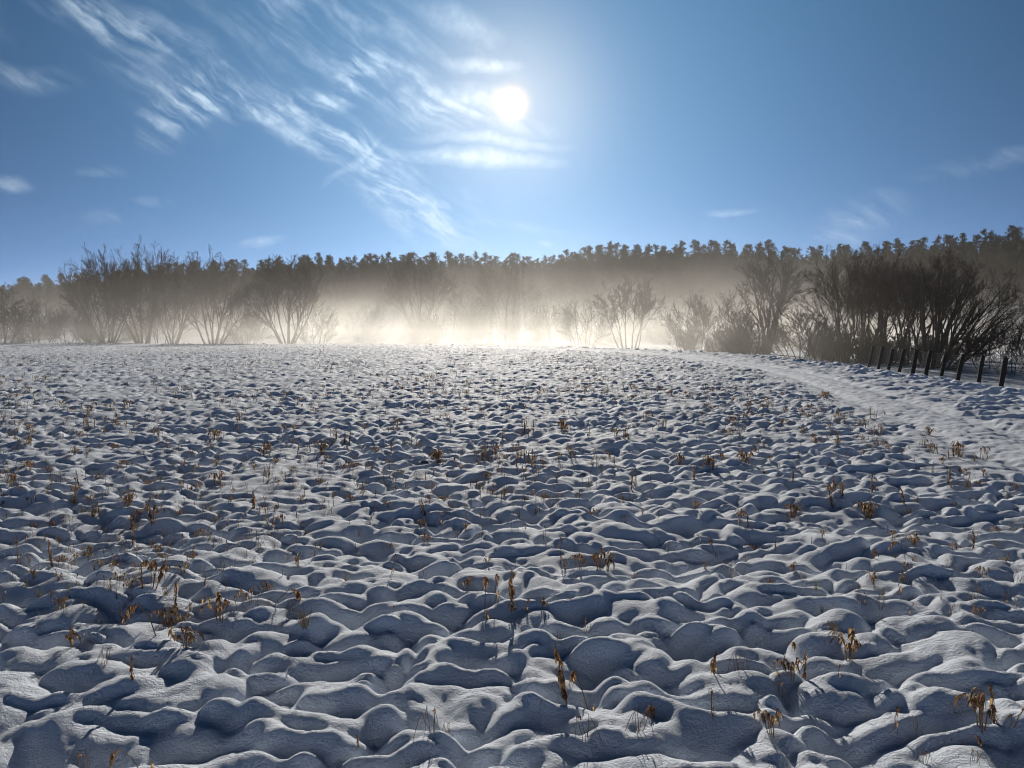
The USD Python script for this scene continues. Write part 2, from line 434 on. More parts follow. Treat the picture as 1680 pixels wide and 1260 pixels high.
def shoots(g, lines, radii, per, t0, t1, angle, ratio, k, up, wander, thin, rmin, gravity=0.0, taper=0.65, jit=0.4):
    """Side shoots of every polyline."""
    n, m = lines.shape[:2]
    idx = np.repeat(np.arange(n), per)
    t = t0 + (t1 - t0) * ((np.tile(np.arange(per), n) + g.random(n * per)) / per)
    f = t * (m - 1)
    i = np.minimum(f.astype(int), m - 2)
    w = (f - i)[:, None]
    start = lines[idx, i] * (1 - w) + lines[idx, i + 1] * w
    par = lines[idx, i + 1] - lines[idx, i]
    par /= np.linalg.norm(par, axis=1, keepdims=True) + 1e-9
    rad = radii[idx, i] * (1 - w[:, 0]) + radii[idx, i + 1] * w[:, 0]
    ln = np.linalg.norm(np.diff(lines, axis=1), axis=2).sum(1)[idx]
    side = g.standard_normal((n * per, 3))
    side -= par * (side * par).sum(1, keepdims=True)
    side /= np.linalg.norm(side, axis=1, keepdims=True) + 1e-9
    a = np.radians(angle * (0.7 + 0.6 * g.random(n * per)))[:, None]
    d = par * np.cos(a) + side * np.sin(a) - np.array([0, 0, gravity])
    length = ln * ratio * (1.05 - taper * t) * (1 - jit + 2 * jit * g.random(n * per))
    r = np.maximum(rad * thin, rmin)
    return grow(g, start, d, length, r, np.full(len(r), rmin * 0.7), k, up, wander)


def bare_tree(seed, H, stems, branches=9, branchlets=7, twigs=5, rtwig=0.0145, spread=0.5, up=0.28, fine=True, stem_r=None, angle=36, ratio=0.34, taper=0.5, t0=0.36, limbs=4, fork=23, wide=0.45, wild=1.0):
    """stems: list of (base dx, base dy, lean x, lean y, length as a share of H). Returns ([one mesh per stem], the mesh of the crown)."""
    g = np.random.default_rng(seed)
    st = np.array(stems, float)
    mid = np.array([st[:, 0].mean() + 0.22 * H * st[:, 2].mean(), st[:, 1].mean() + 0.22 * H * st[:, 3].mean(), 0.50 * H])
    radii = np.array([wide * H, wide * H, 0.52 * H])

    def inside(p):
        return (((p - mid) / radii) ** 2).sum(-1)

    def shorten(p):
        for _ in range(40):
            out = (inside(p[:, -1]) > 0.84) & (p[:, -1, 2] > 0.35 * H)
            if wide <= 0 or not out.any():
                break
            p[out] = p[out, :1] + (p[out] - p[out, :1]) * 0.96
        return p

    def prune(p, q, slack):
        if wide <= 0:
            return p, q
        keep = inside(p[:, -1]) < slack + 0.10 * g.random(len(p))
        return p[keep], q[keep]

    n = len(st)
    starts = np.stack([st[:, 0], st[:, 1], np.full(n, -0.25)], 1)
    dirs = np.stack([st[:, 2], st[:, 3], np.ones(n)], 1)
    L = st[:, 4] * H * np.linalg.norm(dirs, axis=1) ** 0.5
    r0 = (stem_r if stem_r else 0.010 * H) * (0.75 + 0.5 * g.random(n)) * st[:, 4] ** 0.5
    p0, q0 = grow(g, starts, dirs, L, r0, r0 * 0.10, 11, 0.22 * up, 0.05 * wild)
    p0 = shorten(p0)
    q0[:, 0] *= 1.35
    pl, ql = shoots(g, p0, q0, limbs, 0.20, 0.66, fork, 0.72, 11, 0.5 * up, 0.075 * wild, 0.62, rtwig * 2.2, taper=0.78, jit=0.16)
    pl = shorten(pl)
    ql[:, -1] = rtwig
    stems_line, stems_rad = p0, q0
    p0, q0 = np.concatenate([p0, pl]), np.concatenate([q0, ql])
    trunks = []
    p1, q1 = shoots(g, p0, q0, branches, t0, 0.98, angle, ratio, 7, up, 0.10, 0.55, rtwig * 1.7, taper=taper)
    for i in range(n):
        own = slice(i * limbs, (i + 1) * limbs)
        trunks.append(join([tubes(stems_line[i:i + 1], stems_rad[i:i + 1], 7), tubes(pl[own], ql[own], 5)]))
    p1, q1 = prune(p1, q1, 0.98)
    boughs = tubes(p1, q1, 3)
    p2, q2 = shoots(g, p1, q1, branchlets, 0.18, 1.0, angle + 4, 0.45, 5, up * 0.8, 0.13, 0.5, rtwig * 1.2)
    p2, q2 = prune(p2, q2, 0.98)
    crown = [boughs, tubes(p2, q2, 3)]
    if twigs:
        p3, q3 = shoots(g, p2, q2, twigs, 0.15, 1.0, angle + 6, 0.62, 3, up * 0.5, 0.15, 0.6, rtwig)
        p3, q3 = prune(p3, q3, 0.98)
        crown.append(tubes(p3, q3, 3))
    p4, q4 = shoots(g, p0, q0, 6, 0.66, 1.0, 26, 0.17, 4, up, 0.12, 0.5, rtwig)
    p4, q4 = prune(p4, q4, 0.98)
    p5, q5 = shoots(g, p4, q4, 8, 0.2, 1.0, 30, 0.5, 3, up, 0.12, 0.5, rtwig * 0.9)
    p5, q5 = prune(p5, q5, 1.0)
    crown += [tubes(p4, q4, 3), tubes(p5, q5, 3)]
    return trunks, join(crown)


def place_tree(name, seed, px, dist, top, stems, label, cat='tree', group=None, **kw):
    x = at(px, dist)
    z = float(ground_z(x, dist))
    H = height_at(top, dist) - z
    t = thing(name, (x, dist, z), label=label, cat=cat, group=group)
    trunks, crown = bare_tree(seed, H * kw.pop('grow', 1.0), stems, **kw)
    for m in trunks:
        part(t, 'trunk', m, BARK, smooth=True)
    part(t, 'crown', crown, TWIG)
    return t


def fan(g, n, base, lean, lo=0.75, hi=1.0, bias=0.0):
    """n stems that fan out from one stool."""
    out = []
    for i in range(n):
        u = (i + 0.5) / n * 2 - 1
        out.append((u * base + bias * 0.3, g.uniform(-base, base) * 0.6, u * lean + g.uniform(-.08, .08) + bias, g.uniform(-lean, lean) * 0.6, (hi - (hi - lo) * 1.3 * abs(u) ** 1.6) * g.uniform(0.86, 1.0)))
    return out


G = np.random.default_rng(5)
# the left-hand group beyond the field
place_tree('willow_tree', 101, 178, 120, 392, fan(G, 8, 0.7, 0.62, 0.8, 1.0, -0.08), 'leftmost of the three tall bare willows standing close together, leaning outward to the left', wide=0.43)
place_tree('willow_tree', 102, 234, 121, 387, fan(G, 8, 0.8, 0.50, 0.85, 1.0), 'tallest bare willow, with rounded crown, middle of the close group of three', wide=0.38)
place_tree('willow_tree', 103, 284, 123, 402, fan(G, 6, 0.5, 0.45, 0.8, 1.0, 0.06), 'narrow bare willow closing the right side of the close group of three', wide=0.28)
place_tree('willow_tree', 104, 350, 118, 401, fan(G, 9, 0.9, 0.55, 0.8, 1.0, 0.03), 'vase shaped bare willow of many straight stems standing alone right of the group of three', wide=0.37)
place_tree('willow_tree', 105, 472, 114, 410, fan(G, 9, 0.8, 0.62, 0.8, 1.0), 'fan shaped bare willow at the left edge of the bright mist', wide=0.46)
place_tree('willow_tree', 106, 690, 150, 414, fan(G, 8, 1.2, 0.55, 0.8, 1.0), 'pale bare willow veiled in mist, its stems spreading in a wide V', wide=0.5)
place_tree('willow_tree', 107, 830, 158, 420, fan(G, 7, 3.0, 0.22, 0.85, 1.0), 'broad dense bare tree in the brightest mist below the sun', wide=0.5)
place_tree('alder_tree', 108, 744, 148, 450, [(0, 0, 0.02, 0, 1.0)], 'slim single stemmed tree in the mist between two broad willows', branches=20, angle=55, branchlets=6, twigs=4, limbs=1)
place_tree('willow_tree', 109, 1032, 108, 446, fan(G, 6, 1.6, 0.42, 0.7, 1.0), 'bushy spreading bare tree in the mist right of the sun', wide=0.66)
# shrubs in the mist
for k, (px, d, top, n, b, ln, lab) in enumerate([
        (160, 118, 455, 6, 1.2, 0.5, 'dense shrub at the foot of the leftmost willow of the close group'),
        (262, 119, 470, 5, 1.5, 0.5, 'low shrub filling the gap under the two right willows of the close group'),
        (405, 122, 505, 5, 1.2, 0.6, 'low twiggy shrub between the vase shaped and the fan shaped willow'),
        (520, 118, 500, 5, 1.2, 0.6, 'low twiggy shrub right of the fan shaped willow'),
        (600, 140, 490, 6, 1.5, 0.5, 'faint round shrub in the mist left of the wide V willow'),
        (770, 150, 470, 5, 1.0, 0.4, 'faint upright shrub in the mist just right of the slim tree'),
        (905, 130, 490, 5, 1.2, 0.5, 'faint shrub in the bright mist right of the broad dense tree'),
        (958, 112, 487, 6, 1.6, 0.5, 'low rounded thicket left of the bushy spreading tree'),
        (1135, 92, 475, 6, 1.6, 0.5, 'low dense brown thicket right of the bushy spreading tree'),
        (1185, 84, 468, 7, 1.7, 0.5, 'tall rounded brown thicket left of the thick leaning trunk'),
        (1232, 74, 490, 5, 1.0, 0.5, 'slender shrub just left of the thick leaning trunk'),
        (1312, 68, 492, 6, 1.0, 0.6, 'branchy shrub with snow showing through, right of the thick leaning trunk'),
        (1345, 62, 510, 5, 0.8, 0.6, 'small branchy shrub at the left foot of the dark multi stemmed tree'),
        (1618, 50, 520, 4, 0.6, 0.8, 'thin arching shrub behind the second and third fence posts'),
        (1662, 44, 492, 4, 0.6, 0.8, 'thin arching shrub behind the nearest fence post'),
        (1720, 46, 480, 5, 0.7, 0.7, 'thin arching shrub at the right edge of the picture'),
        (60, 112, 480, 6, 1.5, 0.6, 'misty shrub between the far left tree and the group of willows'),
        (110, 125, 500, 5, 1.2, 0.5, 'faint low shrub left of the group of willows')]):
    place_tree('bare_shrub', 200 + k, px, d, top, fan(G, n + 2, b, ln * 1.1, 0.6, 1.0), lab, cat='shrub', wide=0.9, branches=7, branchlets=5, twigs=3, limbs=3, fork=30, rtwig=0.011 if d > 60 else 0.006,
               stem_r=0.055 if d > 60 else 0.03, angle=38, ratio=0.5, t0=0.1)
# low growth along the far bank, dim in the mist
def shrub_source(k):
    gs = np.random.default_rng(900 + k)
    path = f'/World/ShrubSource_{k}'
    stage.CreateClassPrim(path)
    trunks, crown = bare_tree(900 + k, 1.0, fan(gs, 8, 0.28, 0.7, 0.6, 1.0), wide=0.9, branches=6, branchlets=5, twigs=3, limbs=3, fork=30, rtwig=0.0042, stem_r=0.013, angle=38, ratio=0.5, t0=0.1)
    for m in trunks:
        part(path, 'trunk', m, BARK)
    part(path, 'crown', crown, TWIG)
    return path


SHRUBS = [shrub_source(k) for k in range(5)]
gs = np.random.default_rng(64)
for k in range(62):
    y = gs.uniform(128, 182)
    x = gs.uniform(-0.70, 0.60) * y
    z = float(ground_z(x, y))
    h = gs.uniform(2.6, 6.2)
    thing('bare_shrub', (x, y, z), gs.uniform(0, 360), (h * gs.uniform(.8, 1.1), h * gs.uniform(.8, 1.1), h), source=SHRUBS[k % 5], label='faint low bare shrub in the mist behind the row of willows', cat='shrub', group='low shrubs in the mist behind the willows')
for k in range(12):
    y = gs.uniform(57, 76)
    x = at(gs.uniform(1335, 1585), y)
    z = float(ground_z(x, y))
    h = gs.uniform(2.2, 4.2)
    thing('bare_shrub', (x, y, z), gs.uniform(0, 360), (h * gs.uniform(.9, 1.3), h * gs.uniform(.9, 1.3), h), source=SHRUBS[k % 5], label='low dark brush between the trunks of the dense right group', cat='shrub', group='low brush under the right tree group')
for k in range(10):
    y = gs.uniform(78, 104)
    x = at(gs.uniform(1090, 1340), y)
    z = float(ground_z(x, y))
    h = gs.uniform(3.0, 5.0)
    thing('bare_shrub', (x, y, z), gs.uniform(0, 360), (h * gs.uniform(.9, 1.3), h * gs.uniform(.9, 1.3), h), source=SHRUBS[k % 5], label='hazy low brush behind the thickets left of the thick leaning trunk', cat='shrub', group='low brush behind the thickets')
# far left tree cut by the frame
place_tree('willow_tree', 110, 2, 98, 458, fan(G, 6, 0.8, 0.5, 0.6, 1.0), 'dark bare tree with drooping branches cut by the left edge of the picture', up=0.1, angle=44)
# the right-hand group
place_tree('poplar_tree', 111, 1255, 84, 408, [(0, 0, 0.14, 0.02, 0.62), (0.15, 0.2, 0.24, 0.1, 1.0), (0.1, 0, 0.10, -0.1, 1.0), (0.2, 0, 0.42, 0.05, 0.9), (0.0, 0.1, -0.12, 0, 0.85)],
           'bare tree with a thick leaning trunk forking into bare limbs left of the dark group', wide=0.48, stem_r=0.22, t0=0.45)
place_tree('willow_tree', 112, 1392, 58, 392, fan(G, 7, 0.9, 0.26, 0.85, 1.0, -0.02), 'dark multi stemmed bare tree with upright twigs at the left end of the dense group', rtwig=0.0062, wild=1.7, wide=0.44)
place_tree('willow_tree', 113, 1440, 60, 400, fan(G, 5, 0.7, 0.18, 0.85, 1.0), 'upright bare tree second from the left in the dense right group', rtwig=0.0062, wild=1.7, wide=0.44)
place_tree('willow_tree', 114, 1488, 55, 405, fan(G, 5, 0.5, 0.24, 0.85, 1.0), 'bare tree with crossing limbs in the middle of the dense right group', rtwig=0.0062, wild=1.7, wide=0.44)
place_tree('willow_tree', 115, 1522, 50, 416, [(0, 0, -0.05, 0.05, 1.0), (0.35, 0, 0.06, -0.05, 1.0), (0.6, 0.1, 0.22, 0.1, 1.0), (0.8, 0, 0.42, 0.05, 0.95), (-0.2, 0, -0.25, 0, 0.9)],
           'bare tree with the thickest dark trunks of the right group, behind the fence', stem_r=0.16, rtwig=0.007)
place_tree('willow_tree', 116, 1548, 47, 432, [(0, 0, 0.75, 0.05, 1.05), (0.2, 0.1, 0.95, -0.1, 0.8), (0.3, 0, 1.25, 0.1, 0.7), (-0.1, 0, 0.35, 0.1, 0.9)],
           'bare tree with long boughs leaning far to the right over the fence', stem_r=0.10, rtwig=0.006, t0=0.35, wide=0)

for k, (px, d, top, lab) in enumerate([(1418, 70, 398, 'tall thin bare tree filling the gap behind the left half of the dense right group'), (1465, 68, 402, 'bare tree standing behind the middle of the dense right group'),
                                     (1540, 64, 404, 'bare tree standing behind the thickest trunks of the right group')]):
    place_tree('willow_tree', 130 + k, px, d, top, fan(G, 6, 1.0, 0.25, 0.85, 1.0), lab, rtwig=0.008, wild=1.6, wide=0.5)

# ------------------------------------------------------------------ pines on the ridge
LOOKS = '/World/Looks'


def pine_source(k, seed, low=0.16, clusters=72):
    g = np.random.default_rng(seed)
    path = f'/World/PineSource_{k}'
    stage.CreateClassPrim(path)
    H = 1.0
    bend = g.normal(0, 0.02, 2)
    zz = np.linspace(-0.05, 0.97, 9)
    line = np.stack([bend[0] * np.sin(zz * 4), bend[1] * np.cos(zz * 3), zz], 1)
    base = g.uniform(low, low + 0.16)
    blunt, girth = g.uniform(0.5, 0.85), g.uniform(0.17, 0.23)
    mesh = [tubes(line[None], np.linspace(0.013, 0.004, 9)[None], 6)]
    vs, fs = [], []
    count = 0
    for j in range(int(g.integers(clusters - 2, clusters + 3))):
        t = base + (0.97 - base) * (j + g.random()) / clusters
        t = min(t, 0.985)
        env = girth * (1.02 - (t - base) / (1 - base)) ** blunt + 0.008
        a, rr = g.uniform(0, 2 * math.pi), env * g.uniform(0.25, 1.0)
        c = np.array([np.interp(t, zz, line[:, 0]) + math.cos(a) * rr, np.interp(t, zz, line[:, 1]) + math.sin(a) * rr, t + g.uniform(-0.01, 0.03)])
        root = np.array([np.interp(t - .05, zz, line[:, 0]), np.interp(t - .05, zz, line[:, 1]), t - 0.05])
        mesh.append(tubes(np.linspace(root, c, 3)[None], np.array([[0.005, 0.004, 0.002]]), 3))
        size = g.uniform(0.022, 0.043)
        m = int(34 * (size / 0.04) ** 1.5)
        off = g.standard_normal((m, 3))
        off *= (g.random((m, 1)) ** 0.45) / np.linalg.norm(off, axis=1, keepdims=True)
        ctr = c + off * size * np.array([1, 1, 0.8])
        u = g.standard_normal((m, 3)); u /= np.linalg.norm(u, axis=1, keepdims=True)
        w = np.cross(u, g.standard_normal((m, 3))); w /= np.linalg.norm(w, axis=1, keepdims=True)
        s = g.uniform(0.007, 0.014, (m, 1))
        quad = np.stack([ctr - u * s, ctr + w * s * 0.6, ctr + u * s, ctr - w * s * 0.6], 1)
        vs.append(quad.reshape(-1, 3))
        q = np.arange(m * 4).reshape(m, 4) + count
        fs += [q[:, [0, 1, 2]], q[:, [0, 2, 3]]]
        count += m * 4
    part(path, 'trunk', join(mesh), PINE_BARK)
    part(path, 'crown', (np.vstack(vs), np.vstack(fs)), NEEDLE)
    return path


PINES = [pine_source(k, 300 + k) for k in range(7)]
FULL = [pine_source(10 + k, 330 + k, 0.06, 64) for k in range(4)]
SKYLINE = np.array([(-200, 470), (0, 456), (120, 449), (300, 430), (420, 424), (500, 418), (600, 414), (760, 415), (900, 414), (945, 404), (1010, 397), (1130, 395), (1255, 393), (1290, 406),
                    (1340, 402), (1420, 396), (1500, 390), (1560, 384), (1620, 374), (1680, 370), (1900, 366)], float)


def ridge_y(x):
    return 300 - 45 * smooth(60, 170, x)


g = np.random.default_rng(41)
ridge = []
x = -262.0
while x < 225:
    y = float(ridge_y(x)) - g.uniform(-4, 14)
    px = 840 + x / y * FPX
    top = np.interp(px, SKYLINE[:, 0], SKYLINE[:, 1]) + abs(g.normal(0, 5)) - 2 + (7 if g.random() < 0.2 else 0)
    z = float(ground_z(x, y))
    ridge.append((x, y, z, max(8.0, height_at(top, y) - z)))
    x += g.uniform(1.15, 2.45)
for k, (x, y, z, h) in enumerate(ridge):
    thing('pine_tree', (x, y, z), g.uniform(0, 360), (h * g.uniform(1.0, 1.5), h * g.uniform(1.0, 1.5), h), source=PINES[k % len(PINES)],
          label='tall dark pine in the row along the crest of the wooded hill, against the sky', cat='pine', group='pines along the crest of the hill')
slope = []
for y in np.arange(200, 297, 4.4):
    for x in np.arange(-330, 330, 4.4):
        xx, yy = x + g.uniform(-2.3, 2.3), y + g.uniform(-2.3, 2.3) - 45 * float(smooth(60, 170, x)) * (y - 190) / 110
        px = 840 + xx / yy * FPX
        if -700 < px < 2500 and g.random() < 0.88:
            z = float(ground_z(xx, yy))
            cap = height_at(np.interp(px, SKYLINE[:, 0], SKYLINE[:, 1]) + g.uniform(11, 30), yy) - z
            slope.append((xx, yy, z, min(g.uniform(12, 18.5), cap)))
slope = sorted(slope, key=lambda p: p[1] + (1000 if abs(p[0] / p[1]) > 0.72 else 0))
near = max(0, 300 - len(ridge))
for k, (x, y, z, h) in enumerate(slope[:near]):
    thing('pine_tree', (x, y, z), g.uniform(0, 360), (h * g.uniform(0.85, 1.2), h * g.uniform(0.85, 1.2), h), source=FULL[k % len(FULL)],
          label='dark pine at the lower edge of the hillside wood, behind the bare trees and mist', cat='pine', group='pines at the lower edge of the wood')
rest = slope[near:]
inst = UsdGeom.PointInstancer.Define(stage, '/World/pine_wood')
tag(inst.GetPrim(), 'dense dark pine wood covering the hillside behind the mist', 'wood', kind='stuff')
protos = []
for k, s in enumerate(FULL + PINES[:2]):
    p = UsdGeom.Xform.Define(stage, f'/World/pine_wood/tree_kind_{k}')
    p.GetPrim().GetReferences().AddInternalReference(s)
    protos.append(p.GetPath())
inst.CreatePrototypesRel().SetTargets(protos)
inst.CreateProtoIndicesAttr([int(g.integers(6)) for _ in rest])
inst.CreatePositionsAttr([Gf.Vec3f(*map(float, p[:3])) for p in rest])
inst.CreateScalesAttr([Gf.Vec3f(float(p[3] * g.uniform(.85, 1.2)), float(p[3] * g.uniform(.85, 1.2)), float(p[3])) for p in rest])
inst.CreateOrientationsAttr([Gf.Quath(float(math.cos(a)), 0, 0, float(math.sin(a))) for a in g.uniform(0, math.pi, len(rest))])

# ------------------------------------------------------------------ fence
fence = thing('wire_fence', (0, 0, 0), label='row of dark leaning wooden posts carrying wire mesh behind the snow bank', cat='fence')
gf = np.random.default_rng(7)
tops = []
for k in range(-2, 10):
    y = 12 * (2.28 + 0.163 * k)
    x = 12 + 0.2 * y
    z0 = float(ground_z(x, y))
    top = 0.63 + gf.uniform(-0.05, 0.04)
    lean = math.tan(math.radians(9 + gf.uniform(-2.5, 2.5)))
    h = top - (z0 - 0.3)
    r = 0.085 + gf.uniform(-0.012, 0.015)
    zz = np.linspace(0, 1, 7)
    line = np.stack([x + (zz * h - h) * lean, y + 0 * zz, z0 - 0.3 + zz * h], 1)
    rad = r * (1 + 0.05 * gf.standard_normal(7))
    rad[-1] *= 0.93
    part(fence, 'post', tubes(line[None], rad[None], 9, cap=True), POST, smooth=40)
    tops.append((x, y, top, lean))
tops = np.array(tops)
wires = []
for j in range(20):
    zt = -0.80 + j * (1.36 / 19)
    pts = []
    for a, b in zip(tops[:-1], tops[1:]):
        for t in (0, .25, .5, .75):
            q = a + (b - a) * t
            pts.append((q[0] + (zt - q[2]) * q[3] + 0.09, q[1] + 0.04, zt + q[2] - 0.63 - 0.02 * math.sin(math.pi * t)))
    part(fence, 'wire', tubes(np.array(pts)[None], np.full((1, len(pts)), 0.0028), 3), WIRE)
n = 520
tt = np.linspace(0, len(tops) - 1.001, n)
i = tt.astype(int)
q = tops[i] + (tops[i + 1] - tops[i]) * (tt - i)[:, None]
lo = np.stack([q[:, 0] + (-0.82 - q[:, 2]) * q[:, 3] + 0.093, q[:, 1] + 0.04, np.full(n, -0.82)], 1)
hi = np.stack([q[:, 0] + (0.56 - q[:, 2]) * q[:, 3] + 0.093, q[:, 1] + 0.04, q[:, 2] - 0.07], 1)
mesh_wires = part(fence, 'mesh_wires', tubes(np.stack([lo, hi], 1), np.full((n, 2), 0.0024), 3), WIRE)
tag(mesh_wires, kind='stuff')


# ------------------------------------------------------------------ withered plants sticking out of the snow
def leaf(g, root, length, width, down=0.8, rows=5):
    """A crumpled hanging leaf."""
    t = np.linspace(0, 1, rows)
    a = g.uniform(0, 2 * math.pi)
    out = np.array([math.cos(a), math.sin(a), 0.0])
    mid = root + np.outer(t * length * (1 - down * 0.8), out) + np.outer(t * length * (0.25 * (1 - t) - down * t), [0, 0, 1.0])
    side = np.array([-math.sin(a), math.cos(a), 0.0])
    tw = g.uniform(-1.6, 1.6) * t[:, None]
    side = side * np.cos(tw) + out * np.sin(tw)
    w = width * np.sin(np.pi * np.clip(t * 0.86 + 0.10, 0, 1))[:, None] * (1 + 0.35 * g.standard_normal((rows, 1)))
    fold = np.cross(side, [0, 0, 1.0]) * w * 0.55 + g.standard_normal((rows, 3)) * width * 0.12
    v = np.stack([mid - side * w, mid + fold, mid + side * w], 1).reshape(-1, 3)
    f = []
    for i in range(rows - 1):
        for j in range(2):
            p = i * 3 + j
            f += [[p, p + 1, p + 4], [p, p + 4, p + 3]]
    return v, np.array(f)


def plant_source(k, kind, seed):
    g = np.random.default_rng(seed)
    path = f'/World/PlantSource_{k}'
    stage.CreateClassPrim(path)
    mats = [LEAF_RUST, LEAF_DARK, LEAF_TAN]

    def stem(pts, r0, r1, mat=STALK, name='stem'):
        pts = np.array(pts, float)
        t = np.linspace(0, len(pts) - 1, 9)
        line = np.stack([np.interp(t, np.arange(len(pts)), pts[:, c]) for c in range(3)], 1)
        line[1:-1] += g.normal(0, 0.012, (7, 3))
        part(path, name, tubes(line[None], np.linspace(r0, r1, 9)[None], 5), mat)
        return line

    def leaves(line, n, lo, hi, length, width, pick, down=0.85):
        for j in range(n):
            t = lo + (hi - lo) * (j + g.random()) / n
            root = np.array([np.interp(t, np.linspace(0, 1, len(line)), line[:, c]) for c in range(3)])
            part(path, 'leaf', leaf(g, root, length * g.uniform(.6, 1.25), width * g.uniform(.6, 1.3), down * g.uniform(.8, 1.1)), mats[pick[int(g.integers(len(pick)))]], smooth=True)

    if kind == 'spire':
        l = stem([(0, 0, -.3), (.02, 0, .4), (-.01, .02, 1.0)], .020, .010)
        leaves(l, 17, .28, .98, .22, .033, (0, 0, 1, 1, 2), .95)
    elif kind == 'clump':
        for j in range(6):
            a, q = g.uniform(0, 6.28), g.uniform(.15, .55)
            c, d = math.cos(a) * q, math.sin(a) * q
            h = g.uniform(.6, 1.0)
            l = stem([(c * .1, d * .1, -.3), (c * .4, d * .4, h * .6), (c * .8, d * .8, h), (c * 1.25, d * 1.25, h * .72)], .015, .007)
            leaves(l, 9, .35, 1.0, .25, .032, (0, 1, 1, 2))
    elif kind == 'arch':
        for j in range(3):
            a, q = g.uniform(0, 6.28), g.uniform(.35, .8)
            c, d = math.cos(a) * q, math.sin(a) * q
            stem([(0, g.normal(0, .1), -.25), (c * .5, d * .5, g.uniform(.65, 1.0)), (c, d, -.1)], .013, .009)
        l = stem([(0.1, 0, -.25), (.0, .1, .5), (-.05, .12, .85)], .013, .008)
        leaves(l, 2, .8, 1.0, .22, .035, (0, 2))
    elif kind == 'stalk':
        l = stem([(0, 0, -.3), (g.normal(0, .05), 0, .5), (g.normal(0, .08), 0, 1.0)], .017, .010)
        leaves(l, 4, .72, 1.0, .22, .032, (0, 1))
        l = stem([(.06, .04, -.3), (.12, .05, .45)], .012, .008)
        leaves(l, 1, .9, 1.0, .2, .04, (2,))
    elif kind == 'tuft':
        for j in range(15):
            a, q, h = g.uniform(0, 6.28), g.uniform(.1, .75), g.uniform(.35, 1.0)
            stem([(0, 0, -.2), (math.cos(a) * q * .4, math.sin(a) * q * .4, h * .8), (math.cos(a) * q, math.sin(a) * q, h * g.uniform(.5, 1.0))], .010, .004, STRAW, 'blade')
    elif kind == 'droop':
        a = g.uniform(-.6, .6) + (math.pi if seed % 2 else 0)
        c, d = math.cos(a), math.sin(a)
        l = stem([(0, 0, -.3), (c * .3, d * .3, .55), (c * .6, d * .6, .95), (c * .85, d * .85, .85), (c * .95, d * .95, .55)], .017, .008)
        leaves(l, 16, .55, 1.0, .24, .032, (0, 0, 2, 1))
        l = stem([(-c * .2, 0, -.3), (-c * .28, .1, .3)], .013, .008)
        leaves(l, 5, .6, 1.0, .22, .036, (2, 1))
    return path


KINDS = {}
for k, (kind, seed) in enumerate([('spire', 1), ('spire', 2), ('clump', 3), ('clump', 4), ('clump', 15), ('arch', 5), ('arch', 6), ('stalk', 7), ('stalk', 8), ('tuft', 9), ('droop', 10), ('droop', 11)]):
    KINDS.setdefault(kind, []).append(plant_source(k, kind, 700 + seed))
GP = np.random.default_rng(77)


def foot(px, py):
    """Where the line of sight of a pixel meets the snow."""
    d = ray(px, py)
    z = 0.0
    for _ in range(6):
        k = (z - CAM_H) / d[2]
        p = np.array([0, 0, CAM_H]) + d * k
        z = 0.5 * z + 0.5 * float(ground_z(p[0], p[1]))
    return np.array([p[0], p[1], float(ground_z(p[0], p[1]))]), k


COUNT = 0


def plant(kind, pos, H, label, group=None):
    global COUNT
    COUNT += 1
    src = KINDS[kind]
    w = H * GP.uniform(0.8, 1.15)
    thing('dry_plant', pos - np.array([0, 0, 0.01]), rot=(GP.normal(0, 5), GP.normal(0, 5), GP.uniform(0, 360)), scale=(w, w, H), source=src[int(GP.integers(len(src)))], label=label, cat='withered plant', group=group)


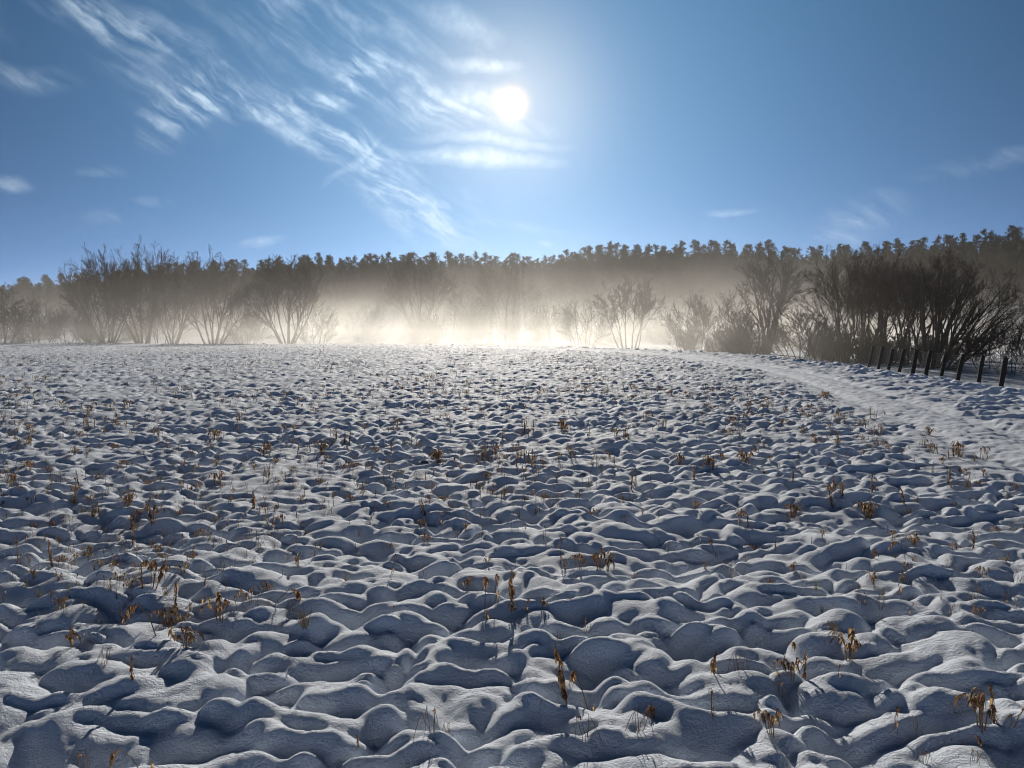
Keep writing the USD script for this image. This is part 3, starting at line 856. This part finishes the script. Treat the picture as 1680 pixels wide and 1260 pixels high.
NEAR = [
    (928, 1147, 92, 'spire', 'tallest dark rust leafy spire, right of centre in the foreground'),
    (968, 1158, 62, 'droop', 'tan and rust leafy plant bowed over beside the tallest dark spire'),
    (1612, 1195, 62, 'clump', 'big rust brown leaf clump at the bottom right corner'),
    (1632, 1186, 58, 'spire', 'slim rust spire standing over the big leaf clump at the bottom right'),
    (1663, 1194, 46, 'stalk', 'thin brown stalk at the right edge beside the big bottom right clump'),
    (1266, 1206, 50, 'clump', 'rust leafy clump on a mound edge, bottom right of centre'),
    (1246, 1188, 34, 'stalk', 'small leafy stalk just left of the rust clump on the mound edge'),
    (1395, 1083, 54, 'clump', 'dark shaggy leaf clump on the right with drooping leaves'),
    (1317, 1110, 50, 'spire', 'dark spire in the cluster left of the dark shaggy clump'),
    (1282, 1100, 42, 'droop', 'bowed leafy stem at the left of the dark spire cluster'),
    (1300, 1112, 40, 'clump', 'low leafy clump between the bowed stem and the dark spire'),
    (1281, 1142, 30, 'arch', 'bare bent stems in the shaded hollow below the dark spire cluster'),
    (1375, 1112, 26, 'stalk', 'short leaning leaf just below the dark shaggy clump'),
    (1172, 1104, 56, 'droop', 'long bent stem with a small hanging leaf, left of the dark spire cluster'),
    (1214, 1096, 46, 'arch', 'forked thin stems right of the long bent stem'),
    (1168, 1174, 52, 'stalk', 'single straight pale stalk right of the tallest spire'),
    (1467, 1196, 40, 'stalk', 'lone thin stalk left of the big bottom right clump'),
    (1500, 1200, 26, 'arch', 'bare arched twig beside the lone thin stalk at the bottom right'),
    (1570, 1172, 24, 'arch', 'small bent stem touching the left side of the big bottom right clump'),
    (1570, 1218, 30, 'droop', 'small tan bowed plant below the big bottom right clump'),
    (1518, 1252, 28, 'arch', 'bent stems at the bottom edge below the lone thin stalk'),
    (1600, 1250, 24, 'arch', 'small bent stem at the bottom edge in the right corner'),
    (1293, 1258, 20, 'stalk', 'stalk tip at the bottom edge below the rust mound clump'),
    (1050, 1200, 50, 'arch', 'tangle of dark bent twigs right below the bowed tan plant'),
    (1075, 1178, 30, 'clump', 'small pale leaf heap above the tangle of dark bent twigs'),
    (960, 1208, 46, 'arch', 'thin fork of stems in front of the bowed tan plant'),
    (885, 1172, 26, 'stalk', 'small faded stalk left of the tallest spire'),
    (710, 1200, 52, 'arch', 'bare crossed twigs in the hollow at the bottom left of centre'),
    (735, 1202, 28, 'arch', 'small inverted V of twigs beside the crossed twigs'),
    (587, 1226, 28, 'spire', 'short pointed rust leaf at the bottom left of centre'),
    (612, 1226, 14, 'arch', 'tiny bent stem right of the short pointed rust leaf'),
    (842, 1002, 80, 'spire', 'tall rust leafy spire in the middle of the foreground'),
    (813, 990, 52, 'stalk', 'leafy topped stalk left of the tall middle spire'),
    (795, 1008, 60, 'droop', 'dark leafy stem leaning over, left of the leafy topped stalk'),
    (768, 965, 24, 'clump', 'small dark leaf cluster above the leaning dark stem'),
    (861, 1003, 28, 'stalk', 'short rust stalk touching the right of the tall middle spire'),
    (890, 991, 18, 'clump', 'small orange leaf tuft right of the tall middle spire'),
    (920, 927, 48, 'stalk', 'upright thin stalk behind the orange leaf tuft'),
    (928, 933, 26, 'spire', 'short rust spire right of the upright thin stalk'),
    (952, 932, 30, 'clump', 'rust leaf pair between the short spire and the large rust patch'),
    (982, 930, 36, 'clump', 'left half of the large rust leaf patch right of the middle'),
    (996, 936, 34, 'clump', 'right half of the large rust leaf patch right of the middle'),
    (1042, 947, 20, 'arch', 'dark low twigs right of the large rust leaf patch'),
    (1097, 910, 26, 'stalk', 'short stalk standing further right of the large rust leaf patch'),
    (960, 1036, 32, 'arch', 'large inverted V of bent stems above the tallest spire'),
    (915, 1052, 18, 'arch', 'small inverted V of stems left of the large one'),
    (800, 925, 18, 'clump', 'dark leaf tuft behind the leafy topped stalk'),
    (640, 945, 40, 'stalk', 'thin leaf topped stalk left of centre'),
    (28, 928, 46, 'stalk', 'rust topped stalk at the left edge'),
    (86, 930, 44, 'spire', 'dark leafy spire near the left edge'),
    (105, 925, 18, 'clump', 'low rust leaves right of the dark spire near the left edge'),
    (123, 922, 14, 'clump', 'tiny rust tuft right of the low rust leaves'),
    (218, 893, 36, 'spire', 'dark leafy spire on the left, farthest of the foreground spires'),
    (197, 903, 22, 'arch', 'bent dark twigs left of the farthest foreground spire'),
    (253, 965, 52, 'clump', 'large dark shaggy leaf clump on the left'),
    (234, 964, 40, 'spire', 'tan and brown spire joined to the left of the large dark clump'),
    (214, 964, 22, 'clump', 'small dark tuft left of the tan and brown spire'),
    (276, 922, 20, 'stalk', 'rust stalk above the right side of the large dark clump'),
    (336, 962, 20, 'spire', 'short tan spire right of the large dark clump'),
    (285, 1002, 54, 'spire', 'tall dark spire above the bent stem cluster on the left'),
    (264, 1045, 58, 'droop', 'bent leafy stem cluster lower left'),
    (274, 1030, 40, 'clump', 'rust leaves massed at the top of the bent stem cluster'),
    (305, 1062, 40, 'clump', 'light brown leaf bunch on the mound crest at the lower left'),
    (362, 1017, 48, 'clump', 'black brown leaf clump with snow hollow beside it, left'),
    (412, 990, 34, 'stalk', 'first thin stalk in the row left of the grass tuft'),
    (422, 990, 24, 'stalk', 'second thin stalk in the row left of the grass tuft'),
    (437, 998, 46, 'droop', 'leafy bent stem in the row left of the grass tuft'),
    (500, 1027, 50, 'tuft', 'wide tuft of dead grass blades left of centre'),
    (478, 1003, 26, 'arch', 'bent stems just above the left of the dead grass tuft'),
    (405, 912, 22, 'stalk', 'small brown stalk above the thin stalks left of the grass tuft'),
    (490, 928, 24, 'clump', 'small tan leaf clump above the dead grass tuft'),
    (516, 912, 26, 'spire', 'small dark spire right above the small tan clump'),
    (118, 1062, 34, 'clump', 'dark brown leaf clump at the far lower left'),
    (142, 1058, 26, 'arch', 'dry curved blades right of the far lower left clump'),
    (172, 1090, 34, 'arch', 'round arched stem below the far lower left clump'),
    (217, 1114, 42, 'spire', 'stout brown leaf spire in the lower left'),
    (258, 1098, 14, 'arch', 'tiny dark twigs right of the stout brown spire'),
    (133, 1257, 32, 'arch', 'upright narrow arch of stem at the bottom left edge'),
    (237, 1262, 48, 'droop', 'tall stem bent over at the bottom left edge'),
    (440, 1142, 12, 'arch', 'tiny twigs poking out of a mound at the lower left'),
    (1172, 910, 28, 'droop', 'tan leafy bent stem beyond the right of the middle'),
    (1500, 893, 26, 'clump', 'straw coloured leaf bunch on the right beyond the foreground'),
    (1597, 900, 32, 'spire', 'rust spire far right beyond the foreground'),
    (1568, 902, 14, 'clump', 'low leaf tuft left of the far right rust spire'),
    (1490, 920, 30, 'droop', 'bowed leafy stem below the straw coloured bunch'),
    (1317, 962, 22, 'stalk', 'small pale leaf stalk in the middle of the right half'),
    (1472, 977, 38, 'stalk', 'pair of thin leaning stalks on the right'),
    (1445, 1000, 28, 'arch', 'long bare bent stem left of the pair of leaning stalks'),
    (1200, 948, 20, 'stalk', 'tiny dark stalk right of centre beyond the foreground'),
    (1365, 1033, 18, 'clump', 'small leaf tuft above the dark shaggy clump'),
    (1668, 998, 20, 'stalk', 'short dark stalk at the right edge half way up the snow'),
    (1605, 970, 16, 'arch', 'inverted V of thin stems right of the pair of leaning stalks'),
]
for px, py, h, kind, lab in NEAR:
    p, dist = foot(px, py)
    plant(kind, p, h / FPX * dist * 0.95, lab)

# clumps over the middle of the field: (photo column, row, half width, how many)
CLUMPS = [(32, 668, 4, 2), (50, 668, 5, 2), (97, 662, 8, 5), (143, 677, 12, 7), (180, 672, 7, 4), (208, 670, 8, 3), (148, 702, 11, 8), (188, 695, 7, 4), (257, 642, 9, 4), (293, 650, 12, 4), (392, 690, 5, 4),
          (350, 718, 14, 6), (387, 708, 7, 3), (37, 730, 12, 5), (257, 715, 7, 4), (433, 747, 4, 2), (525, 743, 9, 7), (553, 723, 10, 5), (267, 733, 9, 3), (123, 747, 3, 2), (487, 745, 2, 1), (133, 800, 4, 1),
          (443, 787, 4, 1), (125, 823, 6, 2), (213, 833, 7, 3), (153, 847, 6, 3), (217, 867, 6, 3), (253, 860, 6, 3), (417, 833, 5, 2), (443, 860, 6, 3), (360, 797, 9, 3), (302, 803, 3, 1),
          (707, 677, 7, 3), (622, 688, 2, 1), (867, 710, 11, 8), (823, 725, 5, 3), (720, 757, 9, 5), (807, 750, 22, 13), (857, 760, 26, 12), (640, 745, 7, 3), (940, 750, 9, 4), (973, 763, 8, 3), (1037, 797, 10, 5),
          (825, 813, 4, 1), (930, 707, 9, 4), (1023, 717, 14, 6), (1060, 693, 12, 4), (1090, 700, 9, 4), (677, 733, 9, 3), (647, 707, 6, 3), (697, 847, 4, 2), (725, 863, 2, 1), (567, 727, 8, 5), (1117, 763, 5, 4),
          (1227, 675, 6, 3), (1210, 697, 8, 4), (1197, 715, 9, 4), (1350, 653, 8, 3), (1387, 693, 7, 3), (1413, 703, 12, 6), (1433, 685, 10, 4), (1448, 713, 10, 4), (1343, 727, 8, 5), (1373, 727, 5, 2),
          (1432, 730, 4, 2), (1523, 713, 5, 3), (1510, 730, 7, 3), (1533, 743, 5, 3), (1570, 747, 15, 9), (1607, 755, 11, 4), (1163, 767, 14, 7), (1223, 763, 8, 3), (1250, 733, 8, 3), (1140, 787, 2, 1),
          (1298, 790, 5, 2), (1380, 813, 3, 2), (1365, 827, 8, 4), (1423, 853, 6, 3), (1487, 833, 6, 2), (1300, 850, 7, 3), (1217, 863, 7, 3), (1555, 793, 4, 2), (1587, 800, 4, 2), (1430, 810, 7, 3)]
MARKS = [(70, 'far left tree'), (215, 'leftmost willow of the close group'), (310, 'narrow willow of the close group'), (410, 'vase shaped willow'), (590, 'fan shaped willow'), (755, 'wide V willow in the mist'),
         (925, 'sun'), (1110, 'bushy tree in the mist'), (1215, 'tall rounded thicket'), (1330, 'thick leaning trunk'), (1470, 'left end of the dense right group'), (1700, 'fence posts')]
ROWS = [(690, 'in the far part of the field'), (740, 'half way over the field'), (780, 'a third over the field'), (900, 'just beyond the foreground')]
few = []
for cx, cy, w, n in CLUMPS:
    mark = next(m for lim, m in MARKS if cx < lim)
    row = next(m for lim, m in ROWS if cy < lim)
    for j in range(n):
        px, py = cx + GP.normal(0, 0.6) * w, cy + GP.normal(0, 0.22) * w
        kind = ('clump', 'spire', 'stalk', 'spire', 'droop', 'tuft')[int(GP.choice(6, p=[.12, .20, .34, .16, .06, .12]))]
        p, dist = foot(px, py)
        few.append((px, py, kind, p, GP.uniform(0.12, 0.21), mark, row))
few.sort(key=lambda q: -q[1])
room = 300 - COUNT
for px, py, kind, p, H, mark, row in few[:room]:
    plant(kind, p, H, f'dry stalks {row} below {mark}', f'dry stalks {row} below the {mark}')
small = [(p, H, kind) for px, py, kind, p, H, mark, row in few[room:]]
tries = 0
while len(small) < 5200 and tries < 90000:
    tries += 1
    y = 4.2 * (80 / 4.2) ** GP.random()
    x = GP.uniform(-0.80, 0.76) * y
    dens = float(meshkit.noise(np.array([x / 2.6, y / 4.0, 3.0]), 21)) ** 2.2
    if GP.random() < dens * 1.5 * min(1.0, (y / 13.0) ** 2) and float(track_side(np.array([x]), np.array([y]))[0][0]) < -1.2:
        small.append((np.array([x, y, float(ground_z(x, y))]), GP.uniform(0.04, 0.08) * (1 + min(1.0, y / 25)), ('clump', 'spire', 'stalk', 'arch', 'stalk', 'tuft')[int(GP.integers(6))]))
inst = UsdGeom.PointInstancer.Define(stage, '/World/stubble')
tag(inst.GetPrim(), 'countless small dry stalks poking through the snow all over the field', 'stubble', kind='stuff')
allk = [q for v in KINDS.values() for q in v]
targets = []
for k, q in enumerate(allk):
    x = UsdGeom.Xform.Define(stage, f'/World/stubble/stalk_kind_{k}')
    x.GetPrim().GetReferences().AddInternalReference(q)
    targets.append(x.GetPath())
inst.CreatePrototypesRel().SetTargets(targets)
inst.CreateProtoIndicesAttr([allk.index(KINDS[k][int(GP.integers(len(KINDS[k])))]) for _, _, k in small])
inst.CreatePositionsAttr([Gf.Vec3f(*map(float, p)) for p, _, _ in small])
inst.CreateScalesAttr([Gf.Vec3f(float(h), float(h), float(h)) for _, h, _ in small])
inst.CreateOrientationsAttr([Gf.Quath(float(math.cos(a)), 0, 0, float(math.sin(a))) for a in GP.uniform(0, math.pi, len(small))])


# ------------------------------------------------------------------ mist over the valley
def box(x0, x1, y0, y1, z0, z1):
    m = trimesh.creation.box([x1 - x0, y1 - y0, z1 - z0])
    m.apply_translation([(x0 + x1) / 2, (y0 + y1) / 2, (z0 + z1) / 2])
    return m


MIST = usdkit.material(stage, '/World/Looks/mist', {
    'g': ('geometry', {}), 'sep': ('separate_xyz', {}),
    'm': ('mapping', dict(mapping_type='point', scale=(0.030, 0.022, 0.075))),
    'n': ('noise_texture', dict(scale=1.0, detail=4.0, roughness=0.55, distortion=0.6)),
    'nr': ('map_range', dict(from_min=0.36, from_max=0.68, to_min=0.06, to_max=2.2, clamp=True)),
    'm2': ('mapping', dict(mapping_type='point', scale=(0.012, 0.012, 0.0))),
    'n2': ('noise_texture', dict(scale=1.0, detail=2.0)),
    'hr': ('map_range', dict(from_min=0.35, from_max=0.65, to_min=1.35, to_max=0.72, clamp=True)),
    'hy': ('map_range', dict(range_type='smoothstep', from_min=115.0, from_max=185.0, to_min=-0.42, to_max=-0.27, clamp=True)),     # minus one over the depth of the mist
    'hm': ('math', dict(math_type='multiply')),
    'up': ('math', dict(math_type='add', value2=1.0)), 'deep': ('math', dict(math_type='maximum', value2=2.4)), 'ze': ('math', dict(math_type='multiply')), 'ex': ('math', dict(math_type='exponent')),
    'y0': ('map_range', dict(range_type='smoothstep', from_min=30.0, from_max=100.0, to_min=0.0, to_max=1.0, clamp=True)),
    'y1': ('map_range', dict(range_type='smoothstep', from_min=190.0, from_max=285.0, to_min=1.0, to_max=0.0, clamp=True)),
    'xs': ('math', dict(math_type='subtract', value2=2.0)), 'xd': ('math', dict(math_type='divide', value2=46.0)), 'xx': ('math', dict(math_type='multiply')),
    'xn': ('math', dict(math_type='multiply', value2=-1.0)), 'xe': ('math', dict(math_type='exponent')), 'xm': ('math', dict(math_type='multiply_add', value2=0.76, value3=0.24)),
    'a': ('math', dict(math_type='multiply')), 'b': ('math', dict(math_type='multiply')), 'c': ('math', dict(math_type='multiply')), 'd': ('math', dict(math_type='multiply')),
    'e': ('math', dict(math_type='multiply', value2=0.043)),
    'base': ('math', dict(math_type='multiply_add', value2=0.00008)),
    'v': ('principled_volume', dict(color=(0.97, 0.94, 0.88), anisotropy=0.35)),
}, [('g.position', 'sep.vector'), ('g.position', 'm.vector'), ('m.vector', 'n.vector'), ('n.fac', 'nr.value'), ('g.position', 'm2.vector'), ('m2.vector', 'n2.vector'), ('n2.fac', 'hr.value'),
    ('sep.z', 'up.value1'), ('up.value', 'deep.value1'), ('deep.value', 'ze.value1'), ('hr.result', 'hm.value1'), ('sep.y', 'hy.value'), ('hy.result', 'hm.value2'), ('hm.value', 'ze.value2'), ('ze.value', 'ex.value1'), ('sep.y', 'y0.value'), ('sep.y', 'y1.value'),
    ('sep.x', 'xs.value1'), ('xs.value', 'xd.value1'), ('xd.value', 'xx.value1'), ('xd.value', 'xx.value2'), ('xx.value', 'xn.value1'), ('xn.value', 'xe.value1'), ('xe.value', 'xm.value1'),
    ('ex.value', 'a.value1'), ('nr.result', 'a.value2'), ('a.value', 'b.value1'), ('y0.result', 'b.value2'), ('b.value', 'c.value1'), ('y1.result', 'c.value2'),
    ('c.value', 'd.value1'), ('xm.value', 'd.value2'), ('d.value', 'e.value1'), ('y0.result', 'base.value1'), ('e.value', 'base.value3'), ('base.value', 'v.density')], volume='v.volume')
mist = usdkit.mesh(stage, '/World/mist', box(-340, 340, 29, 345, -4.5, 46), MIST)
tag(mist.GetPrim(), 'low bank of sunlit mist lying over the valley behind the field', 'mist', kind='stuff')
